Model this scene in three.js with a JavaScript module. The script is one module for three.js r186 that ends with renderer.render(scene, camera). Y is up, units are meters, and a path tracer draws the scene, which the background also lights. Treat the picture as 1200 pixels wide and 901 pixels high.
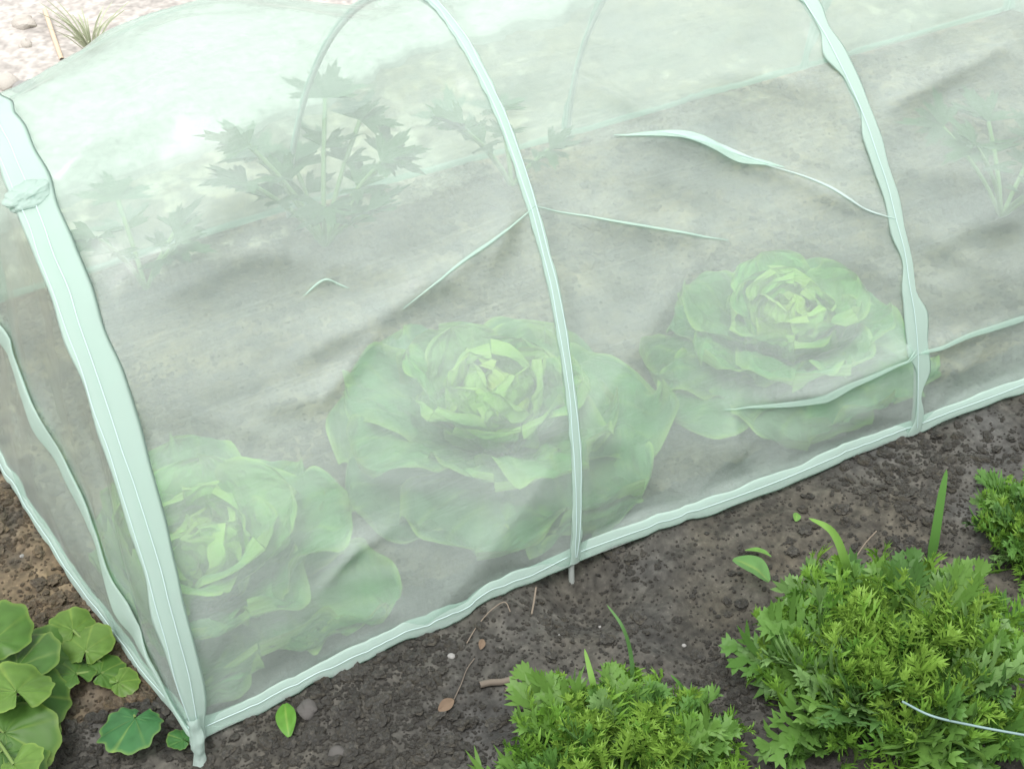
import * as THREE from 'three';
import { mergeGeometries } from 'three/addons/utils/BufferGeometryUtils.js';

// ---------------------------------------------------------------- camera, sky, sun, exposure
const scene = new THREE.Scene();
const V = (x, y, z) => new THREE.Vector3(x, y, z);
const FOCAL = 1700, PITCH = THREE.MathUtils.degToRad(39.42), EYE = V(0, 1.1, 0);      // pixels of the 1200 x 901 photograph
const camera = new THREE.PerspectiveCamera(2 * Math.atan(450.5 / FOCAL) * 180 / Math.PI, 1200 / 901, 0.05, 800);
camera.position.copy(EYE);
camera.rotation.x = -PITCH;
scene.add(camera);

function overcast() {
  const w = 64, h = 32, d = new Float32Array(w * h * 4);
  for (let j = 0; j < h; j++) for (let i = 0; i < w; i++) {
    const el = Math.max(0, Math.sin(((j + 0.5) / h - 0.5) * Math.PI)), l = 0.40 + 0.80 * el;
    d.set([l, l, l * 0.99, 1], (j * w + i) * 4);
  }
  const t = new THREE.DataTexture(d, w, h, THREE.RGBAFormat, THREE.FloatType);
  t.mapping = THREE.EquirectangularReflectionMapping; t.magFilter = THREE.LinearFilter; t.needsUpdate = true;
  return t;
}
scene.background = overcast();
scene.environment = scene.background;
const sun = new THREE.DirectionalLight(new THREE.Color(1, 0.97, 0.95), 1.5);
sun.position.set(-0.7, 4.2, 0.5); sun.target.position.set(0.1, 0, -1.2);
sun.castShadow = true; sun.shadow.radius = 40; sun.shadow.mapSize.set(2048, 2048);
Object.assign(sun.shadow.camera, { left: -2.5, right: 2.5, top: 2.5, bottom: -2.5, near: 0.5, far: 9 });
scene.add(sun, sun.target);
const renderer = new THREE.WebGLRenderer({ antialias: true });
renderer.toneMapping = THREE.LinearToneMapping;
renderer.toneMappingExposure = 1.72;
renderer.shadowMap.enabled = true;

// ---------------------------------------------------------------- helpers
function mulberry(a) { return () => { a |= 0; a = a + 0x6D2B79F5 | 0; let t = Math.imul(a ^ a >>> 15, 1 | a); t = t + Math.imul(t ^ t >>> 7, 61 | t) ^ t; return ((t ^ t >>> 14) >>> 0) / 4294967296; }; }
let rnd = mulberry(7);
const rr = (a, b) => a + (b - a) * rnd(), lerp = (a, b, t) => a + (b - a) * t, clamp = (x, a, b) => Math.min(b, Math.max(a, x));
const smooth = (a, b, x) => { const t = clamp((x - a) / (b - a), 0, 1); return t * t * (3 - 2 * t); };
const rad = (d) => d * Math.PI / 180;
function hash2(i, j, s = 0) { let h = Math.imul(i, 374761393) + Math.imul(j, 668265263) + Math.imul(s, 2147483647 ^ 0x5bd1e995) | 0; h = Math.imul(h ^ h >>> 13, 1274126177); return ((h ^ h >>> 16) >>> 0) / 4294967296; }
function vnoise(x, y, s = 0, period = 0) {          // value noise, 0..1, optionally tileable
  const xi = Math.floor(x), yi = Math.floor(y), fx = x - xi, fy = y - yi, u = fx * fx * (3 - 2 * fx), v = fy * fy * (3 - 2 * fy);
  const m = period ? (k) => ((k % period) + period) % period : (k) => k;
  const a = hash2(m(xi), m(yi), s), b = hash2(m(xi + 1), m(yi), s), c = hash2(m(xi), m(yi + 1), s), d = hash2(m(xi + 1), m(yi + 1), s);
  return a + (b - a) * u + (c - a) * v + (a - b - c + d) * u * v;
}
function fbm(x, y, s, oct = 4, period = 0) { let a = 0, w = 0.5, t = 0; for (let k = 0; k < oct; k++) { a += w * vnoise(x, y, s + k, period); t += w; w *= 0.5; x *= 2; y *= 2; period *= 2; } return a / t; }
const taken = {};
const numbered = (n) => { taken[n] = (taken[n] ?? -1) + 1; return taken[n] ? `${n}_${String(taken[n]).padStart(3, '0')}` : n; };
function shadows(o) { o.castShadow = o.receiveShadow = true; return o; }
function part(name, geometry, material, parent) { const m = shadows(new THREE.Mesh(geometry, material)); m.name = name; parent.add(m); return m; }
function thing(name, label, category, at = V(0, 0, 0), group) {
  const o = new THREE.Group(); o.name = numbered(name); o.position.copy(at); o.userData = { label, category }; if (group) o.userData.group = group; scene.add(o); return o;
}
function single(name, geometry, material, label, category, group) {
  const m = shadows(new THREE.Mesh(geometry, material)); m.name = numbered(name); m.userData = { label, category }; if (group) m.userData.group = group; scene.add(m); return m;
}
function structure(name, geometry, material) { const m = shadows(new THREE.Mesh(geometry, material)); m.name = name; m.userData.kind = 'structure'; scene.add(m); return m; }
function grid(nu, nv, f, uvf, colf) {               // f(i/nu, j/nv) -> Vector3
  const p = [], uv = [], c = [], idx = [];
  for (let j = 0; j <= nv; j++) for (let i = 0; i <= nu; i++) {
    const a = i / nu, b = j / nv, q = f(a, b, i, j); p.push(q.x, q.y, q.z);
    const w = uvf ? uvf(a, b, q) : [a, b]; uv.push(w[0], w[1]);
    if (colf) c.push(...colf(a, b, q));
    if (i < nu && j < nv) { const k = j * (nu + 1) + i; idx.push(k, k + 1, k + nu + 2, k, k + nu + 2, k + nu + 1); }
  }
  const g = new THREE.BufferGeometry();
  g.setAttribute('position', new THREE.Float32BufferAttribute(p, 3)); g.setAttribute('uv', new THREE.Float32BufferAttribute(uv, 2));
  if (colf) g.setAttribute('color', new THREE.Float32BufferAttribute(c, 3));
  g.setIndex(idx); g.computeVertexNormals(); return g;
}
function dataTexture(w, h, f, srgb) {
  const d = new Uint8Array(w * h * 4);
  for (let j = 0; j < h; j++) for (let i = 0; i < w; i++) { const c = f(i, j); for (let k = 0; k < 3; k++) d[(j * w + i) * 4 + k] = clamp(c[k], 0, 1) * 255; d[(j * w + i) * 4 + 3] = 255; }
  const t = new THREE.DataTexture(d, w, h); t.wrapS = t.wrapT = THREE.RepeatWrapping; t.magFilter = THREE.LinearFilter; t.minFilter = THREE.LinearMipmapLinearFilter; t.generateMipmaps = true;
  if (srgb) t.colorSpace = THREE.SRGBColorSpace; t.needsUpdate = true; return t;
}
const SIN = Math.sin(PITCH), COS = Math.cos(PITCH);
function ray(px, py) { const x = (px - 600) / FOCAL, y = (py - 450.5) / FOCAL; return V(x, -SIN - y * COS, -COS + y * SIN); }
function ground(px, py, h = 0) { const d = ray(px, py); return EYE.clone().addScaledVector(d, (h - EYE.y) / d.y); }
function project(p) { const q = p.clone().sub(EYE), z = -q.y * SIN - q.z * COS; return [600 + FOCAL * q.x / z, 450.5 - FOCAL * (q.y * COS - q.z * SIN) / z]; }
// a band of cloth with thickness: centre line, sideways direction and outward normal per point
function band(P, S, N, width, thick, uvLen = 1) {
  const n = P.length, K = 10, p = [], uv = [], idx = []; let len = 0;
  for (let i = 0; i < n; i++) {
    if (i) len += P[i].distanceTo(P[i - 1]);
    const w = typeof width === 'function' ? width(i / (n - 1)) : [width / 2, width / 2], th = typeof thick === 'function' ? thick(i / (n - 1)) : thick;
    for (let k = 0; k < K; k++) {
      const a = k / K * Math.PI * 2, sx = Math.cos(a), off = sx > 0 ? sx * w[1] : sx * w[0];
      const q = P[i].clone().addScaledVector(S[i], off).addScaledVector(N[i], Math.sin(a) * th / 2 * (1 + 0.9 * (vnoise(len * 26, sx * 2.2 + 5, 17) - 0.5)));
      p.push(q.x, q.y, q.z); uv.push(len / uvLen, (sx > 0 ? sx * w[1] : sx * w[0]) / uvLen);
    }
    if (i) for (let k = 0; k < K; k++) { const a = (i - 1) * K + k, b = (i - 1) * K + (k + 1) % K; idx.push(a, b, b + K, a, b + K, a + K); }
  }
  const g = new THREE.BufferGeometry(); g.setAttribute('position', new THREE.Float32BufferAttribute(p, 3)); g.setAttribute('uv', new THREE.Float32BufferAttribute(uv, 2)); g.setIndex(idx); g.computeVertexNormals(); return g;
}
const tube = (pts, r, seg = 24, rs = 6) => new THREE.TubeGeometry(new THREE.CatmullRomCurve3(pts), seg, r, rs);

// ---------------------------------------------------------------- tunnel shape (metres): u along the row, t over the arch from front to back
const YAW = rad(29.28), AX = V(Math.cos(YAW), 0, -Math.sin(YAW)), NB = V(-Math.sin(YAW), 0, -Math.cos(YAW));
const ARCH_W = 0.773, ARCH_H = 0.454, ARCH_P = 1.75;
const F = [ground(232, 868), ground(672, 660), ground(1072, 508)];
F.push(F[2].clone().addScaledVector(AX, 0.447), F[2].clone().addScaledVector(AX, 0.894));
const U = [0]; for (let i = 1; i < F.length; i++) U.push(U[i - 1] + F[i].distanceTo(F[i - 1]));
const LEAN = [0.017, 0.109, -0.028, 0.02, 0.0], UMAX = U[4];
function along(u) { let k = 0; while (k < 3 && u > U[k + 1]) k++; const s = (u - U[k]) / (U[k + 1] - U[k]); return [k, s]; }
function front(u) { const [k, s] = along(u); return F[k].clone().lerp(F[k + 1], s); }
function archPoint(u, t) {
  const [k, s] = along(u), a = Math.PI * clamp(t, 0, 1), c = Math.cos(a), x = -Math.sign(c) * Math.abs(c) ** (2 / ARCH_P), y = ARCH_H * Math.sin(a) ** (2 / ARCH_P);
  return front(u).addScaledVector(NB, (x + 1) / 2 * ARCH_W).addScaledVector(AX, lerp(LEAN[k], LEAN[k + 1], s) * y).setY(y);
}
function archNormal(u, t) {
  const e = 0.004, a = archPoint(u, Math.max(0, t - e)), b = archPoint(u, Math.min(1, t + e)), c = archPoint(u - e, t), d = archPoint(u + e, t);
  return d.sub(c).cross(b.sub(a)).normalize();
}
const ARC = (() => { const a = [0]; for (let i = 1; i <= 200; i++) a.push(a[i - 1] + archPoint(0.2, i / 200).distanceTo(archPoint(0.2, (i - 1) / 200))); return a; })();
const arcLen = (t) => { const x = clamp(t, 0, 1) * 200, i = Math.min(199, Math.floor(x)); return lerp(ARC[i], ARC[i + 1], x - i); };
const arcT = (l) => { let i = 0; while (i < 199 && ARC[i + 1] < l) i++; return (i + (l - ARC[i]) / (ARC[i + 1] - ARC[i])) / 200; };
function sag(u, t) { const [k, s] = along(u), w = Math.sin(Math.PI * clamp(s, 0, 1)) ** 2, h = Math.sin(Math.PI * t); return w * (-0.014 * Math.sqrt(Math.max(0, h)) + (k === 0 ? 0.058 : 0.012) * smooth(0.22, 0.5, t) * smooth(1, 0.7, t)); }
const slack = (u, t) => archPoint(u, t).addScaledVector(archNormal(u, t), sag(u, t));
// where a line of sight of the photograph meets the front of the cover
const LOOK = []; for (let i = 0; i <= 140; i++) for (let j = 0; j <= 110; j++) { const u = i * 0.01, t = j * 0.005; LOOK.push([u, t, ...project(slack(u, t))]); }
function onNet(px, py) { let b = null, d = 1e9; for (const q of LOOK) { const e = (q[2] - px) ** 2 + (q[3] - py) ** 2; if (e < d) { d = e; b = q; } } return [b[0], b[1]]; }

// soil height; the bed is uneven, with a hollow under the second hoop's foot
const hollow = F[1].clone().addScaledVector(NB, -0.03);
function soil(x, z) {
  const c = vnoise(x * 55, z * 55, 4), crust = Math.abs(fbm(x * 22, z * 22, 30, 3) - 0.5) * 2;
  let h = 0.022 * (fbm(x * 4, z * 4, 1, 3) - 0.5) + 0.016 * (fbm(x * 16, z * 16, 11, 3) - 0.5) + 0.006 * (c - 0.5) * smooth(0.35, 0.7, vnoise(x * 6, z * 6, 9)) + 0.007 * (0.35 - crust) + 0.003 * (vnoise(x * 130, z * 130, 5) - 0.5);
  const d = Math.hypot(x - hollow.x, z - hollow.z); h -= 0.042 * Math.exp(-((d / 0.05) ** 2));
  return h - 0.006;
}
// bed colour: dry patches, plus a whitening haze painted in under and behind the cover
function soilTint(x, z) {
  const w = (x - F[1].x) * NB.x + (z - F[1].z) * NB.z, m = 0.65 * fbm(x * 7, z * 7, 201, 4) + 0.35 * vnoise(x * 60, z * 60, 205), u = (x - F[1].x) * AX.x + (z - F[1].z) * AX.z, dry = w > 0.05 && w < 3 ? 0.35 + 0.65 * smooth(0.36, 0.6, m + 0.25 * (w > 0.7 ? 1 : 0.3)) + (w > 0.3 ? 0.4 * smooth(0.46, 0.62, m + 0.16 * (w - 0.4)) : 0) : 0.4 * smooth(0.46, 0.6, m), paintedHaze = w > 0.72 && w < 3 ? smooth(0.45, 0.55, m - 0.12 * smooth(0.1, 0.6, u)) * (u > 0.25 ? 0.6 : 1) : 0;
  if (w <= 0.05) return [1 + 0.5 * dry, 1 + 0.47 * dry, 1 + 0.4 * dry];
  return [1 + 1.25 * dry + 3.0 * paintedHaze, 1 + 0.84 * dry + 2.95 * paintedHaze, 1 + 0.4 * dry + 2.75 * paintedHaze];
}
const onSoil = (px, py, lift = 0) => { let p = ground(px, py); for (let k = 0; k < 3; k++) p = ground(px, py, soil(p.x, p.z)); p.y += lift; return p; };

// ---------------------------------------------------------------- materials
const col = (r, g, b) => new THREE.Color().setRGB(r, g, b);
const soilMap = dataTexture(1024, 1024, (i, j) => {
  const x = i / 1024, y = j / 1024, a = fbm(x * 8, y * 8, 3, 5, 8), b = fbm(x * 64, y * 64, 13, 3, 64), c = hash2(i >> 1, j >> 1, 5), d = fbm(x * 5, y * 5, 23, 4, 5);
  let v = 0.22 + 0.15 * a + 0.17 * (b - 0.5) + 0.10 * (fbm(x * 160, y * 160, 17, 2, 160) - 0.5), warm = 0.35 + 1.3 * (d - 0.5);
  if (c > 0.985) v += 0.12 * hash2(i, j, 6);
  return [v * (1.01 + 0.07 * warm), v, v * (0.985 - 0.15 * warm)];
}, true);
const soilBump = dataTexture(1024, 1024, (i, j) => { const x = i / 1024, y = j / 1024, v = 0.6 * fbm(x * 90, y * 90, 41, 4, 90) + 0.4 * fbm(x * 24, y * 24, 43, 3, 24); return [v, v, v]; });
const M = {};
M.soil = new THREE.MeshStandardMaterial({ map: soilMap, bumpMap: soilBump, bumpScale: 0.007, roughness: 0.9, color: col(0.79, 0.80, 0.785), vertexColors: true });
const WEAVE = 0.0768;    // metres covered by the weave texture: 128 threads of a 0.6 mm mesh each way, eight texels to a thread
const weave = dataTexture(1024, 1024, (i, j) => {
  const xi = i >> 3, yi = j >> 3, onX = (i & 7) < 2, onY = (j & 7) < 2, slub = 0.05 * (hash2(0, yi, 53) - 0.5) + 0.03 * (hash2(xi, 0, 51) - 0.5);
  const v = onX || onY ? 0.41 + slub : 0.95 + slub * 0.5;
  return [v, v, v];
});
const weaveBump = dataTexture(256, 256, (i, j) => { const v = 0.5 + 0.25 * Math.sin(i / 256 * Math.PI * 2 * 32) + 0.25 * Math.sin(j / 256 * Math.PI * 2 * 32); return [v, v, v]; });
weaveBump.repeat.set(4, 4);
M.net = new THREE.MeshPhysicalMaterial({ color: col(0.80, 0.93, 0.875), transmission: 1, transmissionMap: weave, thickness: 0, roughness: 0.29, ior: 1.5, specularIntensity: 0.4, sheen: 1, sheenColor: col(0.95, 1, 1), sheenRoughness: 0.5, side: THREE.DoubleSide });
M.band = new THREE.MeshPhysicalMaterial({ color: col(0.74, 0.91, 0.84), transmission: 0.45, thickness: 0, roughness: 0.55, ior: 1.4, specularIntensity: 0.4, bumpMap: weaveBump, bumpScale: 0.0004, side: THREE.DoubleSide });
M.pleat = new THREE.MeshPhysicalMaterial({ color: col(0.82, 0.92, 0.9), transmission: 0.62, thickness: 0, roughness: 0.29, ior: 1.45, specularIntensity: 0.5, side: THREE.DoubleSide });
M.soft = M.net;
M.stitch = new THREE.MeshStandardMaterial({ color: col(0.62, 0.78, 0.78), roughness: 0.6 });
M.wire = new THREE.MeshStandardMaterial({ color: col(0.42, 0.46, 0.44), roughness: 0.6, metalness: 0 });
const leafMat = (r, g, b, o = {}) => new THREE.MeshPhysicalMaterial({ color: col(r, g, b), roughness: 0.62, transmission: 0.22, thickness: 0, ior: 1.4, specularIntensity: 0.6, side: THREE.DoubleSide, ...o });

// ---------------------------------------------------------------- ground
{
  const line = (lo, hi, step, far) => { const a = []; for (let x = lo; x <= hi; x += step) a.push(x); let s = step * 2, l = lo, h = hi; const L = [], R = []; while (h < far) { h += s; l -= s; s *= 1.5; R.push(h); L.unshift(l); } return [...L, ...a, ...R]; };
  const xs = line(-0.8, 1.0, 0.0035, 150), zs = line(-2.6, -0.5, 0.0035, 150);
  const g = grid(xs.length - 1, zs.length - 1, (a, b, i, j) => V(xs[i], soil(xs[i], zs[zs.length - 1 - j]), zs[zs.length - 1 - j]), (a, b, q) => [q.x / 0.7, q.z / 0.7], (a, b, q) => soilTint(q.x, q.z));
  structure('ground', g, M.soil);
}
// pale sheet added over the far soil, its colour standing in for whitening haze
const PALE0 = ARCH_W + 0.03;
const paleAt = (u, w) => F[1].clone().addScaledVector(AX, u).addScaledVector(NB, w);
{
  const hazeMap = dataTexture(512, 512, (i, j) => { const x = i / 512, y = j / 512, v = 0.70 + 0.14 * fbm(x * 10, y * 10, 61, 4, 10) - 0.10 + 0.22 * (fbm(x * 60, y * 60, 65, 2, 60) - 0.5); return [v * 1.01, v * 0.98, v * 0.95]; }, true);
  M.paintedHaze = new THREE.MeshStandardMaterial({ map: hazeMap, roughness: 0.95 });
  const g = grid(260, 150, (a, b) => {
    const u = lerp(-2.2, 3.2, a), w = PALE0 + 0.16 + 0.3 * Math.max(0, u) + 0.10 * (vnoise(u * 3, 0, 8) - 0.3) + (b ** 1.5) * 2.6 - 0.02 * (vnoise(u * 14, 0, 3) + vnoise(u * 45, 0, 4)) * (1 - b), p = paleAt(u, w);
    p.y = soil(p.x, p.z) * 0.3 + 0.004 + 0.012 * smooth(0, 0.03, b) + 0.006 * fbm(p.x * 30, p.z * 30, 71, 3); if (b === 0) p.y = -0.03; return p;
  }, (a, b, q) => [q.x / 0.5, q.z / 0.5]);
  structure('path', g, M.paintedHaze);
}
// soil crumbs and clods: too many to count
{
  const geos = [0, 1, 2].map((k) => {
    const g = new THREE.IcosahedronGeometry(1, 2), p = g.attributes.position, v = V(0, 0, 0);
    for (let i = 0; i < p.count; i++) { v.fromBufferAttribute(p, i); const n = 0.5 + 0.9 * vnoise(v.x * 1.9 + 9 * k, v.y * 1.7 + v.z * 2.3, 81 + k) + 0.45 * (vnoise(v.x * 4 + v.z * 3, v.y * 4.5, 85) - 0.5); v.multiplyScalar(n); p.setXYZ(i, v.x, v.y * 0.7, v.z); }
    g.computeVertexNormals(); return g;
  });
  M.crumb = new THREE.MeshStandardMaterial({ map: soilMap, bumpMap: soilBump, bumpScale: 0.002, roughness: 0.9, color: col(0.77, 0.78, 0.765) });
  const m4 = new THREE.Matrix4(), q = new THREE.Quaternion(), c = new THREE.Color();
  geos.forEach((g, k) => {
    const n = 15000, im = shadows(new THREE.InstancedMesh(g, M.crumb, n)); im.name = numbered('soil_crumbs'); im.userData = { kind: 'stuff', label: ['dark crumbs of soil strewn over the bed', 'grey brown clods lying on the soil', 'small rounded lumps of earth on the bed'][k], category: 'soil' };
    let i = 0, guard = 0;
    while (i < n && guard++ < 400000) {
      const p = ground(rr(-60, 1260), rr(60, 960)), clump = fbm(p.x * 9, p.z * 9, 91, 3);
      const near = p.clone().sub(F[1]).dot(NB); if (near > PALE0 - 0.02) continue;
      if (rnd() > smooth(0.36, 0.66, clump) + 0.25) continue;
      const s = Math.min(0.0068, 0.00085 * Math.pow(rnd() + 1e-4, clump > 0.5 ? -0.58 : -0.46)) * (near > 0 ? 1.1 : 1);
      p.y = soil(p.x, p.z) + s * 0.25;
      q.setFromEuler(new THREE.Euler(rr(-0.5, 0.5), rr(0, 6.3), rr(-0.5, 0.5)));
      m4.compose(p, q, V(s * rr(0.8, 1.25), s * rr(0.7, 1.1), s * rr(0.8, 1.25))); im.setMatrixAt(i, m4);
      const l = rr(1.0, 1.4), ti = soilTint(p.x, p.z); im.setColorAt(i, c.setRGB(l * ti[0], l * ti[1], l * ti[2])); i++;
    }
    im.count = i; scene.add(im);
  });
}

// ---------------------------------------------------------------- lettuces under the cover
const P0 = ground(0, 540), endU = P0.clone().sub(F[0]).dot(AX), endW = P0.clone().sub(F[0]).dot(NB);
function keepInside(p) {        // leaves press against the cover but stay under it
  const d = p.clone().sub(F[0]); let u = d.dot(AX), k = 0;
  const f = front(clamp(u, 0, UMAX)); let w = p.clone().sub(f).dot(NB);
  const y = clamp(p.y, 0, ARCH_H * 0.98), wmin = ARCH_W / 2 * (1 - (1 - (y / ARCH_H) ** ARCH_P) ** (1 / ARCH_P)) + 0.024;
  if (w < wmin) p.addScaledVector(NB, wmin - w + 0.004 * Math.sin(u * 90));
  w = Math.max(w, wmin);
  const uu = p.clone().sub(F[0]).dot(AX), x = Math.abs(2 * w / ARCH_W - 1), top = ARCH_H * Math.max(0, 1 - x ** ARCH_P) ** (1 / ARCH_P);
  const umin = (w < endW ? w / endW : 1) * endU * Math.max(0, 1 - y / Math.max(top, 0.02)) + 0.014;
  if (uu < umin) p.addScaledVector(AX, umin - uu);
  const g = soil(p.x, p.z) + 0.006; if (p.y < g) p.y = g + 0.002 * Math.abs(Math.sin(u * 60));
  return p;
}
function lettuceLeaf(o) {       // world-space leaf; o: at, yaw, L, W, a0, a1, k, cup, ruffle, base, seed, tint
  const ns = 34, nq = 28, mid = [], ang = []; let r = o.base, y = o.y0;
  for (let i = 0; i <= ns; i++) { const s = i / ns, a = o.a0 + (o.a1 - o.a0) * s ** o.k; ang.push(a); mid.push([r, y]); r += Math.cos(a) * o.L / ns; y += Math.sin(a) * o.L / ns; }
  const cy = Math.cos(o.yaw), sy = Math.sin(o.yaw);
  const half = (s) => o.W / 2 * (0.24 + 0.76 * smooth(0, 0.5, s)) * (s > 0.5 ? Math.sqrt(Math.max(0, 1 - ((s - 0.5) / 0.5) ** 2.6)) : 1) * (1 + 0.07 * (vnoise(s * 7, 3, o.seed) - 0.5)) + 0.001;
  return grid(nq, ns, (a, b, i, j) => {
    const q = a * 2 - 1, s = b, hw = half(s), x = q * hw, an = ang[j], R = o.cup;
    let side = R > 0 ? R * Math.sin(x / R) : x, lift = R > 0 ? R * (1 - Math.cos(x / R)) : x * x / R * -0.5 * -1;
    const e = Math.abs(q) ** 1.6 * smooth(0.12, 0.6, s), tip = smooth(0.7, 1, s);
    lift += o.ruffle * Math.max(e, tip * 0.8) * (Math.sin(s * 10 + q * 2.2 + o.seed) * 0.6 + (vnoise(s * 9 + o.seed, q * 4 + (q > 0 ? 9 : 0), o.seed) - 0.5) * 1.5);
    lift += 0.007 * (vnoise(s * 9, q * 6, o.seed + 3) - 0.5) + 0.005 * (vnoise(s * 12, q * 8, o.seed + 4) - 0.5) - 0.0035 * Math.exp(-((q / 0.09) ** 2)) * (1 - s);
    const rr_ = mid[j][0] - Math.sin(an) * lift, yy = mid[j][1] + Math.cos(an) * lift;
    return keepInside(V(o.at.x + rr_ * cy - side * sy, o.at.y + yy, o.at.z + rr_ * sy + side * cy));
  }, (a, b) => [a, b], (a, b) => {
    const q = a * 2 - 1, edge = Math.max(smooth(0.86, 1, Math.abs(q)), smooth(0.94, 1, b)), n = 0.7 + 0.6 * fbm(a * 7 + o.seed, b * 7, 31, 3), vein = Math.exp(-((q / 0.07) ** 2)) * (1 - b) + 0.6 * Math.max(0, Math.sin((b * 7 - Math.abs(q) * 3.4) * 3.1)) ** 10;
    const m = clamp(0.55 * edge + 0.5 * vein, 0, 1), T = o.tint;
    return [lerp(T[0], 0.42, m * 0.85) * n, lerp(T[1], 0.55, m * 0.85) * n, lerp(T[2], 0.12, m * 0.7) * n];
  });
}
const leafBump = dataTexture(256, 256, (i, j) => { const x = i / 256, y = j / 256, v = 0.65 * fbm(x * 9, y * 9, 301, 3, 9) + 0.35 * (1 - Math.abs(vnoise(x * 18, y * 18, 305, 18) - 0.5) * 2); return [v, v, v]; });
M.lettuce = leafMat(1, 1, 1, { vertexColors: true, bumpMap: leafBump, bumpScale: 0.004, roughness: 0.48, transmission: 0.14 });
function lettuce(at, size, seed, label, turn) {
  rnd = mulberry(seed);
  const t = thing('butterhead_lettuce', label, 'lettuce', V(0, 0, 0), 'lettuces growing in a row under the cover');
  t.position.copy(at); const local = (g) => g.translate(-at.x, -at.y, -at.z);
  const ring = (n, o, j) => { for (let i = 0; i < n; i++) { const v = (a) => a[0] + (a[1] - a[0]) * rnd();
    const g = lettuceLeaf({ at, yaw: turn + (i + (rnd() - 0.5) * 0.7) / n * Math.PI * 2 + j, L: v(o.L) * size, W: v(o.W) * size, a0: rad(v(o.a0)), a1: rad(v(o.a1)), k: o.k, cup: o.cup * size, ruffle: o.ruffle * size, base: o.base * size, y0: o.y0 * size, seed: Math.floor(rnd() * 900), tint: o.tint.map((c) => c * (0.88 + 0.24 * rnd())) });
    part('leaf', local(g), M.lettuce, t); } };
  ring(8, { L: [0.155, 0.21], W: [0.14, 0.195], a0: [30, 46], a1: [-42, -8], k: 0.9, cup: -0.9, ruffle: 0.018, base: 0.012, y0: 0.012, tint: [0.085, 0.215, 0.07] }, 0);
  ring(7, { L: [0.14, 0.185], W: [0.12, 0.165], a0: [50, 62], a1: [-15, 15], k: 1.0, cup: 0.26, ruffle: 0.018, base: 0.012, y0: 0.02, tint: [0.105, 0.255, 0.075] }, 0.35);
  ring(6, { L: [0.115, 0.145], W: [0.11, 0.15], a0: [62, 72], a1: [28, 50], k: 1.0, cup: 0.12, ruffle: 0.014, base: 0.012, y0: 0.03, tint: [0.15, 0.32, 0.075] }, 0.1);
  ring(6, { L: [0.10, 0.12], W: [0.11, 0.125], a0: [55, 62], a1: [80, 125], k: 1.2, cup: 0.065, ruffle: 0.012, base: 0.014, y0: 0.04, tint: [0.27, 0.45, 0.09] }, 0.5);
  ring(6, { L: [0.09, 0.11], W: [0.085, 0.105], a0: [52, 62], a1: [135, 175], k: 1.3, cup: 0.05, ruffle: 0.010, base: 0.008, y0: 0.045, tint: [0.42, 0.56, 0.10] }, 0.2);
  ring(5, { L: [0.08, 0.095], W: [0.07, 0.085], a0: [58, 66], a1: [170, 215], k: 1.4, cup: 0.04, ruffle: 0.009, base: 0.004, y0: 0.045, tint: [0.5, 0.6, 0.11] }, 0.7);
  part('stem', new THREE.CylinderGeometry(0.016, 0.02, 0.07, 12).translate(0, 0.02, 0), leafMat(0.4, 0.48, 0.22), t);
}
const bed = (px, py, h) => { const p = ground(px, py, h); p.y = soil(p.x, p.z) - 0.004; return p; };
lettuce(bed(222, 615, 0.13), 1.0, 101, 'butterhead lettuce under the net beside the wide end sleeve', 0.4);
lettuce(bed(578, 432, 0.13), 1.02, 202, 'butterhead lettuce under the net behind the thin sleeve', 1.1);
lettuce(bed(935, 330, 0.13), 0.9, 303, 'butterhead lettuce under the net beside the wavy twisted sleeve', 2.3);

// celery-like plants along the far edge of the bed
function leaflet(L, seed) {     // toothed wedge-shaped leaflet lying in +x, slightly folded
  const n = 22, p = [0, 0, 0], idx = [], uv = [0, 0];
  for (let i = 0; i <= n; i++) { const f = i / n * 2 - 1, a = f * 0.85, tooth = i % 2 ? 1 : 0.8, lobe = 0.78 + 0.22 * Math.cos(f * 7.5), r = L * (0.62 + 0.38 * Math.cos(f * 1.5)) * lobe * tooth;
    p.push(r * Math.cos(a), 0.1 * L * Math.abs(f) + 0.05 * L * (hash2(i, seed, 3) - 0.5) - 0.12 * r * r / L, r * Math.sin(a)); uv.push(0, 0); if (i) idx.push(0, i + 1, i); }
  const g = new THREE.BufferGeometry(); g.setAttribute('position', new THREE.Float32BufferAttribute(p, 3)); g.setAttribute('uv', new THREE.Float32BufferAttribute(uv, 2)); g.setIndex(idx); g.computeVertexNormals(); return g;
}
M.celery = [leafMat(0.05, 0.12, 0.035), leafMat(0.06, 0.14, 0.04), leafMat(0.055, 0.11, 0.042)]; M.stalk = leafMat(0.3, 0.42, 0.18);
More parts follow.
